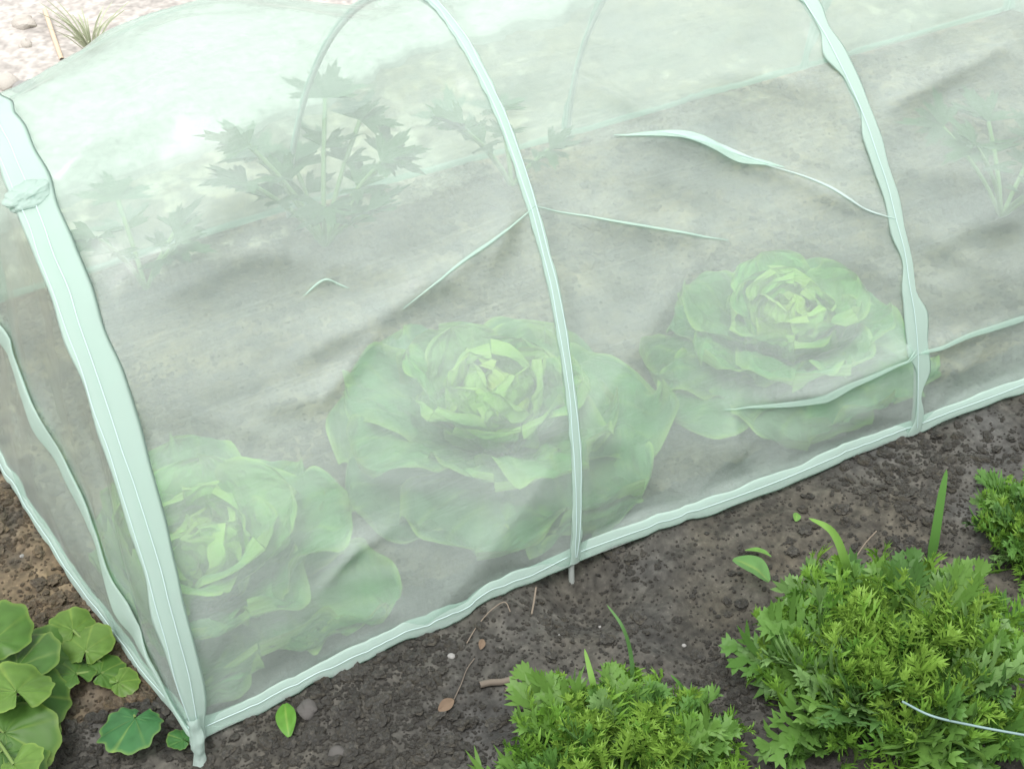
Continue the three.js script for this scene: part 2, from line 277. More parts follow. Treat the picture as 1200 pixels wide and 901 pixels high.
function celery(at, seed, stalks, label) {
  rnd = mulberry(seed); const t = thing('celery_plant', label, 'celery', at, 'celery plants along the far edge of the bed');
  stalks.forEach(([yaw, lean, len, size]) => {
    const dir = V(Math.cos(yaw) * lean, 1, Math.sin(yaw) * lean).normalize(), pts = [0, 0.35, 0.7, 1].map((s) => dir.clone().multiplyScalar(len * s).add(V(Math.cos(yaw), 0, Math.sin(yaw)).multiplyScalar(len * 0.25 * s * s)));
    const st = part('stalk', tube(pts, 0.0032, 10, 6), M.stalk, t), tip = pts[3];
    for (const [s, da] of [[1, 0], [1, 1.15], [1, -1.15], [0.72, 1.3], [0.72, -1.3]]) {
      const at2 = s === 1 ? tip : pts[2], g = leaflet(1.12 * size * (s === 1 ? 1 : 0.85) * rr(0.9, 1.1), Math.floor(rnd() * 99)), m = part('leaflet', g, M.celery[Math.floor(rnd() * 3)], st);
      m.position.copy(at2); m.rotation.set(rr(-0.3, 0.3), -yaw - da, rr(0.0, 0.75), 'YXZ');
    }
  });
}
const backBed = (px, py) => { const p = ground(px, py); p.y = soil(p.x, p.z) - 0.003; return p; };
celery(backBed(380, 285), 11, [[0.2, 0.35, 0.15, 0.06], [2.4, 0.45, 0.16, 0.065], [3.6, 0.5, 0.13, 0.06], [4.8, 0.2, 0.185, 0.065], [5.8, 0.6, 0.13, 0.06], [1.3, 0.3, 0.1, 0.05], [3.0, 0.25, 0.17, 0.06], [0.8, 0.7, 0.12, 0.06], [4.2, 0.7, 0.1, 0.06], [5.3, 0.35, 0.16, 0.055]], 'bushy celery plant at the back of the tunnel between end sleeve and thin sleeve');
celery(backBed(170, 335), 12, [[0.3, 0.4, 0.09, 0.055], [2.0, 0.3, 0.13, 0.055], [4.2, 0.35, 0.11, 0.06], [5.6, 0.5, 0.08, 0.05]], 'small celery plant at the back of the tunnel just behind the end sleeve');
celery(backBed(600, 215), 13, [[3.3, 0.5, 0.12, 0.055], [4.4, 0.3, 0.1, 0.05], [2.5, 0.4, 0.13, 0.055], [0.3, 0.5, 0.08, 0.05]], 'celery plant at the back of the tunnel behind the thin sleeve');

celery(backBed(1175, 250), 14, [[3.3, 0.5, 0.15, 0.06], [4.4, 0.4, 0.12, 0.06], [2.5, 0.4, 0.16, 0.06], [0.3, 0.6, 0.12, 0.06], [1.4, 0.5, 0.1, 0.05], [5.4, 0.6, 0.1, 0.06]], 'celery plant under the net beyond the wavy twisted sleeve');
// ---------------------------------------------------------------- hoops
function hoop(k, label) {
  const pts = []; for (let i = 0; i <= 60; i++) { const t = i / 60; pts.push(archPoint(U[k], t).addScaledVector(archNormal(U[k] + 1e-4, clamp(t, 0.01, 0.99)), -0.004)); }
  pts[0].y = 0.0; pts.unshift(pts[0].clone().setY(-0.045).addScaledVector(NB, -0.003), pts[0].clone().setY(-0.09).addScaledVector(NB, -0.004)); [pts[0], pts[1]] = [pts[1], pts[0]];
  pts.push(pts[pts.length - 1].clone().setY(-0.08));
  single('wire_hoop', tube(pts, 0.0032, 160, 8), M.wire, label, 'hoop', 'wire hoops that hold up the cover');
}
hoop(0, 'dark wire hoop inside the wide end sleeve of the net'); hoop(1, 'dark wire hoop inside the thin sleeve, its foot showing below the hem'); hoop(2, 'dark wire hoop inside the wavy twisted sleeve');

// ---------------------------------------------------------------- the net cover
const cover = thing('net_cover', 'pale mint insect net stretched over hoops as a low tunnel', 'net', F[0].clone());
const toCover = (g) => g.translate(-F[0].x, -F[0].y, -F[0].z);
// creases: pixels of the photograph traced on to the cover; height of the ridge and its half width in metres
const creases = [
  [[[165, 360], [300, 300], [345, 300]], 0.006, 0.016], [[[360, 335], [378, 326], [400, 335]], 0.003, 0.010],
  [[[300, 440], [430, 375], [520, 325], [612, 250]], 0.010, 0.014], [[[290, 480], [370, 462], [405, 430], [450, 380]], 0.009, 0.012],
  [[[640, 250], [720, 258], [800, 272], [835, 276]], 0.007, 0.012], [[[720, 160], [800, 163], [900, 190], [1040, 258]], 0.012, 0.010],
  [[[640, 70], [720, 118], [790, 160]], 0.009, 0.012], [[[862, 482], [960, 462], [1060, 418], [1200, 375]], 0.012, 0.012], [[[862, 482], [860, 520], [872, 552]], 0.008, 0.010],
  [[[140, 320], [220, 280], [290, 255]], 0.010, 0.022], [[[50, 215], [110, 165], [210, 130]], 0.010, 0.016], [[[1030, 130], [1100, 95], [1200, 40]], 0.010, 0.014],
  [[[380, 690], [420, 640], [470, 618]], 0.006, 0.008], [[[205, 300], [260, 235], [330, 215]], 0.008, 0.02], [[[800, 100], [880, 90], [1000, 120]], 0.009, 0.02],
  [[[560, 330], [600, 260], [640, 235]], 0.008, 0.015], [[[1075, 300], [1130, 270], [1200, 255]], 0.006, 0.02],
].map(([px, h, w]) => ({ line: px.map(([x, y]) => { const [u, t] = onNet(x, y); return [u, arcLen(t)]; }), h, w }));
function segDist(u, l, line) {
  let best = 1e9, pos = 0; for (let i = 0; i + 1 < line.length; i++) { const [a, b] = line[i], [c, d] = line[i + 1], dx = c - a, dy = d - b, s = clamp(((u - a) * dx + (l - b) * dy) / (dx * dx + dy * dy + 1e-12), 0, 1), e = Math.hypot(u - a - s * dx, l - b - s * dy); if (e < best) { best = e; pos = (i + s) / (line.length - 1); } }
  return [best, pos];
}
function wrinkle(u, l) {
  let d = 0; for (const c of creases) { const [e, p] = segDist(u, l, c.line); if (e < c.w * 3) d += 1.5 * c.h * Math.sin(Math.PI * clamp(p, 0.06, 0.94)) * Math.exp(-((e / c.w) ** 1.3)); }
  d = 0.018 * Math.tanh(d / 0.018);
  const a = u * 0.8 + l * 0.6, b = -u * 0.6 + l * 0.8;
  d += 0.024 * (fbm(a * 2.6, b * 7, 131, 3) - 0.5) + 0.010 * (0.5 - Math.abs(fbm(u * 5, l * 13 + u * 6, 141, 2) - 0.5) * 2) + 0.0045 * (0.5 - Math.abs(vnoise(a * 4 + 3, b * 11, 151) - 0.5) * 2.2) - 0.008;
  return d;
}
function net(u, t) {
  const [k, s] = along(u), free = Math.min(1, Math.min(s * (U[k + 1] - U[k]), (1 - s) * (U[k + 1] - U[k])) / 0.03), foot = smooth(0, 0.05, Math.min(t, 1 - t) * 2.4);
  return slack(u, t).addScaledVector(archNormal(u, t), wrinkle(u, arcLen(t)) * smooth(0, 1, free) * foot * 1.0);
}
const hemY = (p) => Math.max(soil(p.x, p.z), -0.004) + 0.004;
for (let k = 0; k < 4; k++) {
  const nu = 96, nt = 250;
  const g = grid(nu, nt, (a, b) => { const p = net(lerp(U[k], U[k + 1], a), lerp(0, 1, b)); if (b < 0.02 || b > 0.98) p.y = Math.max(p.y, hemY(p)); return p; }, (a, b) => [lerp(U[k], U[k + 1], a) / WEAVE, arcLen(b) / WEAVE]);
  part('net_panel', toCover(g), M.net, cover);
}
// end panel: from the first hoop down to its own hem on the ground
const B0 = archPoint(0, 1), ENDMID = P0.clone().addScaledVector(NB, 0.06).addScaledVector(AX, -0.03);
function endBase(t) { const a = F[0], b = P0.clone().multiplyScalar(2).addScaledVector(a, -0.6).addScaledVector(B0, -0.4), q = a.clone().multiplyScalar((1 - t) ** 2).addScaledVector(b, 2 * t * (1 - t)).addScaledVector(B0, t * t); q.y = 0.004; return q; }
function endPanel(t, r) {
  const a = archPoint(0, t), b = endBase(t), p = a.lerp(b, r), w = Math.sin(Math.PI * r) * Math.min(1, t * 4) * Math.min(1, (1 - t) * 4);
  return p.addScaledVector(AX, (0.03 * fbm(t * 7, r * 2.5 + 4, 161, 3) - 0.022) * w + 0.012 * w * (0.5 - Math.abs(vnoise(t * 16 + r * 5, r * 2, 171) - 0.5) * 2));
}
part('end_panel', toCover(grid(140, 60, (a, b) => endPanel(a, b), (a, b) => [a * ARC[200] / WEAVE, b * 0.4 / WEAVE])), M.net, cover);
// far end, out of the picture, closed in the same way
part('end_panel', toCover(grid(60, 20, (a, b) => archPoint(UMAX, a).lerp(F[4].clone().lerp(archPoint(UMAX, 1), a).addScaledVector(AX, 0.1 * Math.sin(Math.PI * a)).setY(0.004), b), (a, b) => [a * 6, b * 2])), M.net, cover);

function netBand(name, path, width, thick, material, lift, fn = net, seg = 60, parent = cover) {   // path: [[u, t], ...]; a band lying on the cover
  const P = [], S = [], N = [], c = new THREE.CatmullRomCurve3(path.map(([u, t]) => V(u, t, 0)));
  for (let i = 0; i <= seg; i++) { const q = c.getPoint(i / seg); P.push(fn(q.x, q.y)); N.push(archNormal(q.x, clamp(q.y, 0.006, 0.994))); }
  for (let i = 0; i <= seg; i++) { const d = P[Math.min(seg, i + 1)].clone().sub(P[Math.max(0, i - 1)]).normalize(); S.push(d.cross(N[i]).normalize()); }
  P.forEach((p, i) => p.addScaledVector(N[i], lift));
  return part(name, toCover(band(P, S, N, width, thick, WEAVE)), material, parent);
}
const wave = (f, amp, seed) => (x) => amp * (vnoise(x * f, 1, seed) - 0.5) * 2;
function sleeve(k, wl, wr, seed, f, amp) {
  const a = wave(f, amp, seed), b = wave(f, amp, seed + 1), path = []; for (let i = 0; i <= 30; i++) path.push([U[k], lerp(0.001, 1, i / 30)]);
  const s = netBand('hoop_sleeve', path, (x) => [Math.max(0.003, wl(x) + a(x)), Math.max(0.003, wr(x) + b(x))], 0.003, M.band, 0.001, archPoint, 220);
  return s;
}
const s0 = sleeve(0, (x) => 0.007 + 0.004 * smooth(0, 0.12, x), (x) => 0.005 + 0.014 * smooth(0, 0.06, x) + 0.006 * smooth(0.1, 0.3, x), 211, 34, 0.003);
const s1 = sleeve(1, (x) => 0.006 - 0.003 * smooth(0.45, 0.6, x), (x) => 0.006 - 0.003 * smooth(0.45, 0.6, x), 221, 90, 0.0012);
const s2 = sleeve(2, (x) => 0.010 - 0.006 * smooth(0.45, 0.6, x), (x) => 0.010 - 0.006 * smooth(0.45, 0.6, x), 231, 42, 0.0075);
sleeve(3, () => 0.011, () => 0.011, 241, 40, 0.006); sleeve(4, () => 0.012, () => 0.012, 251, 40, 0.006);
function stitching(k, off, parent, seed, f = archPoint) {
  const pts = []; for (let i = 0; i <= 90; i++) { const t = lerp(0.012, 0.6, i / 90), n = archNormal(U[k] + 1e-4, t); pts.push(f(U[k], t).addScaledVector(n, 0.0034).addScaledVector(AX, off * smooth(0, 0.06, t) + 0.002 * (vnoise(t * 40, 0, seed) - 0.5))); }
  part('stitching', toCover(tube(pts, 0.00042, 300, 5)), M.stitch, parent);
}
stitching(0, -0.008, s0, 5); stitching(0, 0.004, s0, 6); stitching(1, -0.0035, s1, 7); stitching(1, 0.003, s1, 8); stitching(2, -0.004, s2, 9);
// hems on the ground
function hem(path, width, seed, m0 = M.band) {
  const P = path.map((p) => p.clone()), n = P.length, S = [], N = [];
  for (let i = 0; i < n; i++) { const d = P[Math.min(n - 1, i + 1)].clone().sub(P[Math.max(0, i - 1)]).normalize(), out = d.clone().cross(V(0, 1, 0)).normalize(); const up = V(0, 1, 0).addScaledVector(out, -0.35).normalize(); S.push(up); N.push(out.addScaledVector(up, 0.35).normalize()); P[i].y = hemY(P[i]) + width * 0.42; }
  const a = wave(60, 0.0022, seed), m = part('hem', toCover(band(P, S, N, (x) => [width / 2 + a(x), width / 2 + a(x + 0.5)], 0.004, WEAVE)), m0, cover);
  if (m0 === M.band) part('stitching', toCover(tube(P.map((p, i) => p.clone().addScaledVector(N[i], 0.0036).addScaledVector(S[i], 0.002)), 0.0004, n * 2, 5)), M.stitch, m);
}
{
  const p = []; for (let i = 0; i <= 260; i++) { const u = UMAX * i / 260; p.push(front(u).addScaledVector(NB, 0.003 + sag(u, 0.02) + 0.006 * (vnoise(u * 9, 0, 191) - 0.5))); } hem(p, 0.020, 301);
  const b = []; for (let i = 0; i <= 160; i++) b.push(archPoint(UMAX * (1 - i / 160), 1).addScaledVector(NB, 0.002)); hem(b, 0.012, 311, M.soft);
  const e = []; for (let i = 0; i <= 120; i++) e.push(endBase(1 - i / 120).addScaledVector(AX, 0.004 * (vnoise(i * 0.2, 0, 5) - 0.5))); hem(e, 0.019, 321);
}
// folds of doubled net
const fold = (px, w, m = M.pleat) => { const sd = px[0][0]; return netBand('fold', px.map(([x, y]) => onNet(x, y)), (x) => { const k = w / 2 * Math.sin(Math.PI * clamp(x, 0.01, 0.99)) ** 1.2; return [k * (0.5 + 0.9 * vnoise(x * 5, 0, sd)) + 0.0004, k * (0.5 + 0.9 * vnoise(x * 6, 4, sd)) + 0.0004]; }, m === M.soft ? 0.0008 : 0.0013, m, 0.0022); };
fold([[715, 160], [800, 163], [870, 182], [915, 195]], 0.009, M.soft); fold([[760, 161], [830, 170], [900, 190]], 0.004); fold([[870, 182], [960, 216], [1010, 246], [1050, 260]], 0.0018);
fold([[850, 485], [950, 468], [1000, 448], [1076, 412]], 0.009, M.soft); fold([[1050, 424], [1130, 396], [1200, 374], [1330, 325]], 0.008, M.soft); fold([[470, 358], [540, 312], [590, 275], [626, 240]], 0.002, M.soft); fold([[622, 246], [720, 258], [800, 272], [860, 284]], 0.0018, M.soft); fold([[356, 343], [374, 327], [408, 340]], 0.0014, M.soft);
// doubled flap across the end panel
{
  const P = [], S = [], N = []; for (let i = 0; i <= 90; i++) { const t = lerp(0.006, 0.5, i / 90), p = endPanel(t, 0.52); P.push(p.addScaledVector(AX, -0.004)); }
  for (let i = 0; i <= 90; i++) { const d = P[Math.min(90, i + 1)].clone().sub(P[Math.max(0, i - 1)]).normalize(), n = endPanel(lerp(0.006, 0.5, i / 90), 0.6).sub(endPanel(lerp(0.006, 0.5, i / 90), 0.44)).normalize(); S.push(n); N.push(d.cross(n).normalize()); }
  const a = wave(14, 0.004, 401), w = (x) => 0.004 + 0.011 * smooth(0, 0.25, x); part('flap', toCover(band(P, S, N, (x) => [w(x) + a(x), w(x) + a(x + 0.4)], 0.004, WEAVE)), M.band, cover);
}
// net gathered in a knot on the end hoop and pinched to a tail at its foot
{
  const [ku, kt] = onNet(30, 235), c = archPoint(0, kt), n = archNormal(0.001, kt), up = archPoint(0, kt + 0.02).sub(archPoint(0, kt - 0.02)).normalize();
  const g0 = new THREE.IcosahedronGeometry(1, 24), q = g0.attributes.position, v = V(0, 0, 0);     // a wad of bunched net with pleats running into it
  for (let i = 0; i < q.count; i++) {
    v.fromBufferAttribute(q, i); const an = Math.atan2(v.y, v.x), pl = 1 - Math.abs(fbm(Math.sin(an) * 1.6 + v.z + 20, Math.cos(an) * 1.6 + 3, 44, 2) - 0.5) * 4, r = 0.85 + 0.05 * pl + 0.55 * (fbm(v.x * 1.6 + 5, v.y * 1.6 + v.z, 46, 3) - 0.5);
    const w = c.clone().addScaledVector(AX, (v.x * 0.022 + v.y * 0.006) * r).addScaledVector(up, v.y * r * 0.017 + 0.004).addScaledVector(n, 0.001 + v.z * r * 0.007); q.setXYZ(i, w.x, w.y, w.z);
  }
  const g1 = new THREE.BufferGeometry().copy(g0); g1.computeVertexNormals();
  part('knot', toCover(g1), M.band, cover);
  const f0 = F[0].clone(), tail = [0.03, 0.02, 0.01, 0.0, -0.012].map((h, i) => V(f0.x + 0.001 * i, h + 0.004, f0.z + 0.0045 * i));
  const g = tube(tail, 0.0062, 30, 9), p = g.attributes.position; for (let i = 0; i < p.count; i++) { const q = 1 + 0.5 * (vnoise(p.getX(i) * 220, p.getY(i) * 120, 8) - 0.5); p.setXYZ(i, lerp(f0.x, p.getX(i), q), p.getY(i), lerp(f0.z, p.getZ(i), q)); } g.computeVertexNormals();
  part('gathered_corner', toCover(g), M.band, cover);
}

// ---------------------------------------------------------------- curly endive plants in front
function cutLeaf(seed, o) {      // a deeply cut leaf along +x, about 1 long: narrow midrib, curled lobes that fork into teeth
  const r = mulberry(seed), ps = [], ids = [], put = (a) => { ps.push(a.x, a.y, a.z); return ps.length / 3 - 1; };
  const sway = (r() - 0.5) * 0.35, wav = r() * 6;
  const bend = (s) => { const a = o.bend * s * s; return V(s - 0.25 * a * s, 0.5 * s * o.rise - a * 0.6 + 0.02 * Math.sin(s * 7 + wav), sway * s * s); }, wid = (s) => o.rib * (0.6 + 0.9 * smooth(0.1, 0.6, s)) * (1 - 0.5 * smooth(0.75, 1, s));
  const n = 9, rows = []; for (let i = 0; i <= n; i++) { const s = i / n, c = bend(s), w = wid(s); rows.push([put(c.clone().add(V(0, w * 0.45, -w))), put(c), put(c.clone().add(V(0, w * 0.45, w)))]); if (i) for (let k = 0; k < 2; k++) { const [a, b] = [rows[i - 1], rows[i]]; ids.push(a[k], b[k], b[k + 1], a[k], b[k + 1], a[k + 1]); } }
  const finger = (c, dx, dz, up, len, w, cu) => {            // one tapering, upcurled tooth, two quads and a tip
    const px = -dz, pz = dx, rowsF = []; let q = c.clone();
    for (let k = 0; k < 3; k++) { const ww = w * [0.75, 1.15, 0.75][k]; rowsF.push([put(V(q.x - px * ww, q.y + ww * 0.3, q.z - pz * ww)), put(V(q.x + px * ww, q.y + ww * 0.3, q.z + pz * ww))]); up += cu; q = q.clone().add(V(dx * len / 3, up * len / 3, dz * len / 3)); }
    const t = put(q); for (let k = 0; k < 2; k++) ids.push(rowsF[k][0], rowsF[k + 1][0], rowsF[k + 1][1], rowsF[k][0], rowsF[k + 1][1], rowsF[k][1]); ids.push(rowsF[2][0], t, rowsF[2][1]);
    return q;
  };
  const lobe = (s, side, len, ang) => {
    const c = bend(s).add(V(0, wid(s) * 0.3, side * wid(s) * 0.6)), w = o.lobeW * (0.8 + 0.5 * r()), up = 0.15 + 0.5 * r(), cu = (r() - 0.45) * 0.9;
    finger(c, Math.cos(ang), Math.sin(ang) * side, up, len, w, cu);
    const m = c.clone().add(V(Math.cos(ang) * len * 0.45, (up + cu) * len * 0.45, Math.sin(ang) * side * len * 0.45));
    for (const f of [-0.75, 0.7]) if (r() < o.fork) finger(m, Math.cos(ang + f), Math.sin(ang + f) * side, up, len * (0.38 + 0.25 * r()), w * 0.72, cu);
  };
  for (let i = 0; i < o.pairs; i++) for (const side of [-1, 1]) { const s = clamp(lerp(o.from, 0.95, (i + 0.5 * r()) / o.pairs), 0, 0.97); lobe(s, side, lerp(0.12, 0.25, Math.sin(Math.PI * clamp(s * 1.0 - 0.05, 0, 1))) * o.spread * (0.7 + 0.6 * r()), lerp(1.2, 0.5, s) + 0.4 * (r() - 0.5)); }
  for (const a of [-0.5, 0.0, 0.5]) lobe(0.96, 1, 0.15 * o.spread, a);
  const g = new THREE.BufferGeometry(); g.setAttribute('position', new THREE.Float32BufferAttribute(ps, 3)); g.setAttribute('uv', new THREE.Float32BufferAttribute(new Array(ps.length / 3 * 2).fill(0), 2)); g.setIndex(ids); g.computeVertexNormals(); return g;
}
const outerLeaves = [], innerLeaves = [];
for (let i = 0; i < 12; i++) { outerLeaves.push(cutLeaf(500 + i, { bend: 0.25 + 0.05 * i, rise: 1, rib: 0.034, lobeW: 0.022, fork: 1, pairs: 8 + i % 2, from: 0.28, spread: 0.72 })); innerLeaves.push(cutLeaf(600 + i, { bend: -0.05 + 0.06 * i, rise: 0.6, rib: 0.03, lobeW: 0.027, fork: 0.9, pairs: 4, from: 0.3, spread: 1.35 })); }
const endiveOuter = [[0.095, 0.215, 0.045], [0.115, 0.24, 0.05], [0.08, 0.18, 0.045], [0.165, 0.295, 0.095], [0.125, 0.25, 0.05]].map((c) => leafMat(...c, { roughness: 0.46, transmission: 0.26 }));
const endiveInner = [[0.135, 0.29, 0.04], [0.165, 0.325, 0.046], [0.11, 0.25, 0.04], [0.215, 0.37, 0.06]].map((c) => leafMat(...c, { roughness: 0.46, transmission: 0.26 }));
function endive(px, py, R, seed, label) {
  rnd = mulberry(seed); const at = onSoil(px, py, -0.004), t = thing('curly_endive', label, 'endive', at, 'curly endive plants in front of the tunnel');
  const leaf = (g, m, L, yaw, el, out, y, roll) => { const q = part('leaf', g, m, t); q.position.set(Math.cos(yaw) * out, y, -Math.sin(yaw) * out); q.rotation.set(roll, yaw, el, 'YZX'); q.scale.set(L, L * rr(0.85, 1.15), L * rr(0.9, 1.2)); };
  for (let i = 0; i < 74; i++) { const ring = i / 74; leaf(outerLeaves[i % 12], endiveOuter[Math.floor(rnd() * 5)], R * lerp(1.02, 0.74, ring) * rr(0.8, 1.12), i * 2.39996 + rr(-0.35, 0.35), rad(lerp(-2, 34, ring) + rr(-9, 11)), R * 0.06, 0.006 + 0.012 * ring, rr(-0.7, 0.7)); }
  for (let i = 0; i < 222; i++) { const f = Math.sqrt(i / 222), yaw = i * 2.39996 + rr(-0.8, 0.8), out = R * 0.66 * f * rr(0.85, 1.1); leaf(innerLeaves[i % 12], endiveInner[Math.floor(rnd() * 4)], R * rr(0.24, 0.4), yaw, rad(lerp(80, 46, f) + rr(-34, 26)), out, R * lerp(0.36, 0.2, f * f) * rr(0.6, 1.08), rr(-1.8, 1.8)); }
  const extra = []; for (let i = 0; i < 260; i++) {     // the curly heart: small leaves past counting
    const f = Math.sqrt(i / 260), yaw = i * 2.39996 + rr(-1, 1), out = R * 0.72 * f * rr(0.8, 1.1), L = R * rr(0.2, 0.32), q = new THREE.Object3D(); q.position.set(Math.cos(yaw) * out, R * lerp(0.52, 0.26, f * f) * rr(0.75, 1.1), -Math.sin(yaw) * out); q.rotation.set(rr(-2, 2), yaw + rr(-0.8, 0.8), rad(lerp(75, 40, f) + rr(-40, 40)), 'YZX'); q.scale.set(L, L, L * 1.2); q.updateMatrix(); extra.push(innerLeaves[i % 12].clone().applyMatrix4(q.matrix)); }
  const half = extra.length / 2; for (const k of [0, 1]) { const e = part('heart_leaves', mergeGeometries(extra.slice(k * half, (k + 1) * half)), endiveInner[k ? 1 : 3], t); e.userData.kind = 'stuff'; }
  part('stem', new THREE.CylinderGeometry(R * 0.1, R * 0.12, 0.05, 10).translate(0, 0.012, 0), endiveInner[0], t);
}
endive(1045, 822, 0.15, 71, 'large curly endive with a full round head on the dark soil');
endive(730, 945, 0.128, 72, 'curly endive with grass blades growing from its edge beside the bigger endive');
endive(1232, 645, 0.09, 73, 'small curly endive closest to the hem of the net');

// ---------------------------------------------------------------- broad round-leaved plants at the tunnel's corner
function roundLeaf(R, seed, notch, tint, scallop = 0.05) {     // flat in xz, stalk at the origin, blade towards +x
  const na = 64, nr = 10;
  return grid(na, nr, (a, b) => {
    const gap = notch * 0.35, th = lerp(-Math.PI + gap, Math.PI - gap, a), f = Math.cos(th / 2), rim = R * (0.66 + 0.34 * Math.cos(th * 0.9)) * (1 + scallop * Math.sin(th * 13) * b + 0.05 * (vnoise(th * 3, 0, seed) - 0.5));
    const r = rim * b * 1.45, rib = Math.abs(Math.sin(th * 3.5));
    return V(r * Math.cos(th) , 0.10 * R * b * b * Math.sin(th * 4 + seed) + 0.05 * R * Math.min(1, rib * 2) * b - 0.16 * R * b * b + 0.04 * R * (vnoise(r * 160, th * 4, seed) - 0.5), r * Math.sin(th));
  }, (a, b) => [a, b], (a, b) => { const th = lerp(-Math.PI, Math.PI, a), v = Math.max(0, 1 - Math.abs(Math.sin(th * 3.5)) * (3 + 14 * b)), e = smooth(0.93, 1, b), n = 0.8 + 0.4 * fbm(a * 14 + seed, b * 5, 77, 3), m = clamp(0.3 * v + 0.28 * e, 0, 1); return [lerp(tint[0], 0.32, m) * n, lerp(tint[1], 0.42, m) * n, lerp(tint[2], 0.09, m) * n]; });
}
M.broad = leafMat(1, 1, 1, { vertexColors: true, roughness: 0.45, transmission: 0.2 });
function broadPlant(name, label, category, root, leaves, group) {       // leaves: [px, py, height, radius, yaw, tilt, roll, tint]
  const t = thing(name, label, category, root, group);
  leaves.forEach(([px, py, h, R, yaw, tilt, roll, tint, notch = 1, sc = 0.03], i) => {
    const c = ground(px, py, h), m = part('leaf', roundLeaf(R, 31 * i + 7, notch, tint, sc), M.broad, t); m.rotation.set(roll, yaw, tilt, 'YZX');
    const off = V(R * 0.45, 0, 0).applyEuler(m.rotation); m.position.copy(c).sub(off).sub(root);
    const e = m.position.clone(), q = part('leaf_stalk', tube([V(0, 0, 0), e.clone().multiplyScalar(0.55).setY(e.y * 0.75), e], 0.0016, 12, 5), M.broadStalk, t);
  });
}
M.broadStalk = leafMat(0.2, 0.3, 0.09);
const G1 = [0.07, 0.155, 0.03], G2 = [0.055, 0.13, 0.027], G3 = [0.11, 0.205, 0.04], G4 = [0.05, 0.15, 0.04];
broadPlant('broad_leaf_plant', 'broad leaf plant with smooth round leaves on soil by the end hem', 'plant', onSoil(-20, 850), [
  [12, 800, 0.062, 0.034, 2.2, -0.15, 0.3, G3], [30, 768, 0.04, 0.03, 1.2, 0.1, -0.2, G2], [45, 815, 0.03, 0.03, 0.2, -0.3, 0.2, G2], [-8, 735, 0.06, 0.032, 1.7, 0.2, 0.1, G1], [22, 868, 0.035, 0.034, -0.4, -0.2, 0.3, G1], [5, 900, 0.03, 0.034, -1.2, -0.2, 0, G2], [60, 758, 0.022, 0.024, 0.7, -0.1, 0.3, G1], [20, 905, 0.05, 0.025, -1.0, 0.2, 0.5, G3], [40, 850, 0.015, 0.024, 0, 0, 0.1, G4]]);
broadPlant('broad_leaf_plant', 'yellowish broad leaves poking out under the end hem', 'plant', onSoil(132, 792), [
[82, 784, 0.018, 0.022, 2.4, -0.1, 0.25, G1, 0.9, 0.04], [84, 730, 0.022, 0.020, 1.9, 0.1, 0.2, G3, 0.5], [102, 752, 0.022, 0.023, 1.6, 0.1, -0.1, G3, 0.5], [126, 784, 0.012, 0.018, 0.8, -0.1, 0.2, G1, 0.5], [146, 798, 0.008, 0.014, 0.4, -0.1, 0.2, G3, 0.5]]);
broadPlant('round_leaf_weed', 'single dark round scalloped leaf flat on soil by the pinched corner', 'weed', onSoil(155, 838), [[150, 853, 0.02, 0.027, -1.9, 0.05, 0.15, [0.045, 0.15, 0.05], 1.1, 0.05]]);
broadPlant('small_weed', 'tiny weed leaf right at the pinched corner of the net', 'weed', onSoil(222, 872), [[209, 865, 0.008, 0.011, 2.8, 0.1, 0.1, G4, 0.5]]);

// ---------------------------------------------------------------- single leaves, blades of grass
function blade(pts, width, fold = 0.25) {      // pts: Vector3 from foot to tip
  const c = new THREE.CatmullRomCurve3(pts), n = 18, P = [], S = [], ids = [], ps = [];
  for (let i = 0; i <= n; i++) { const s = i / n, p = c.getPoint(s), d = c.getTangent(s), side = V(COS * 0 + 1, 0, 0.25).addScaledVector(d, -d.dot(V(1, 0, 0.25))).normalize(), nn = side.clone().cross(d), w = width / 2 * Math.min(1, 0.55 + s * 2) * Math.sqrt(Math.max(0.0004, 1 - s ** 2.2));
    for (const k of [-1, 0, 1]) { const q = p.clone().addScaledVector(side, k * w).addScaledVector(nn, k ? w * fold : 0); ps.push(q.x, q.y, q.z); }
    if (i) for (const k of [0, 1]) { const a = (i - 1) * 3 + k; ids.push(a, a + 1, a + 4, a, a + 4, a + 3); } }
  const g = new THREE.BufferGeometry(); g.setAttribute('position', new THREE.Float32BufferAttribute(ps, 3)); g.setAttribute('uv', new THREE.Float32BufferAttribute(new Array(ps.length / 3 * 2).fill(0), 2)); g.setIndex(ids); g.computeVertexNormals(); return g;
}
const grassMat = [leafMat(0.16, 0.31, 0.06), leafMat(0.10, 0.24, 0.05), leafMat(0.09, 0.2, 0.06)];
const rise = (list) => list.map(([x, y, h]) => ground(x, y, h));
single('grass_shoot', blade(rise([[1000, 700, 0.01], [992, 660, 0.08], [975, 622, 0.11], [948, 607, 0.115]]), 0.009), grassMat[0], 'arched yellow green grass blade rising from the back of the large endive', 'grass');
single('grass_shoot', blade(rise([[1015, 710, 0.01], [1025, 680, 0.06], [1036, 650, 0.09]]), 0.011), grassMat[0], 'short broad grass blade standing in the large endive', 'grass');
single('grass_shoot', blade(rise([[1090, 662, 0.0], [1096, 630, 0.035], [1104, 580, 0.08], [1110, 550, 0.105]]), 0.010), grassMat[1], 'upright grass blade on bare soil between the hem and the large endive', 'grass');
single('grass_shoot', blade(rise([[702, 850, 0.02], [696, 805, 0.08], [685, 760, 0.10]]), 0.007), grassMat[0], 'upright pointed grass blade beside the smaller front endive', 'grass');
single('grass_shoot', blade(rise([[741, 830, 0.03], [740, 770, 0.08], [730, 735, 0.11], [711, 708, 0.12]]), 0.004), grassMat[2], 'thin bent grass blade above the smaller front endive', 'grass');
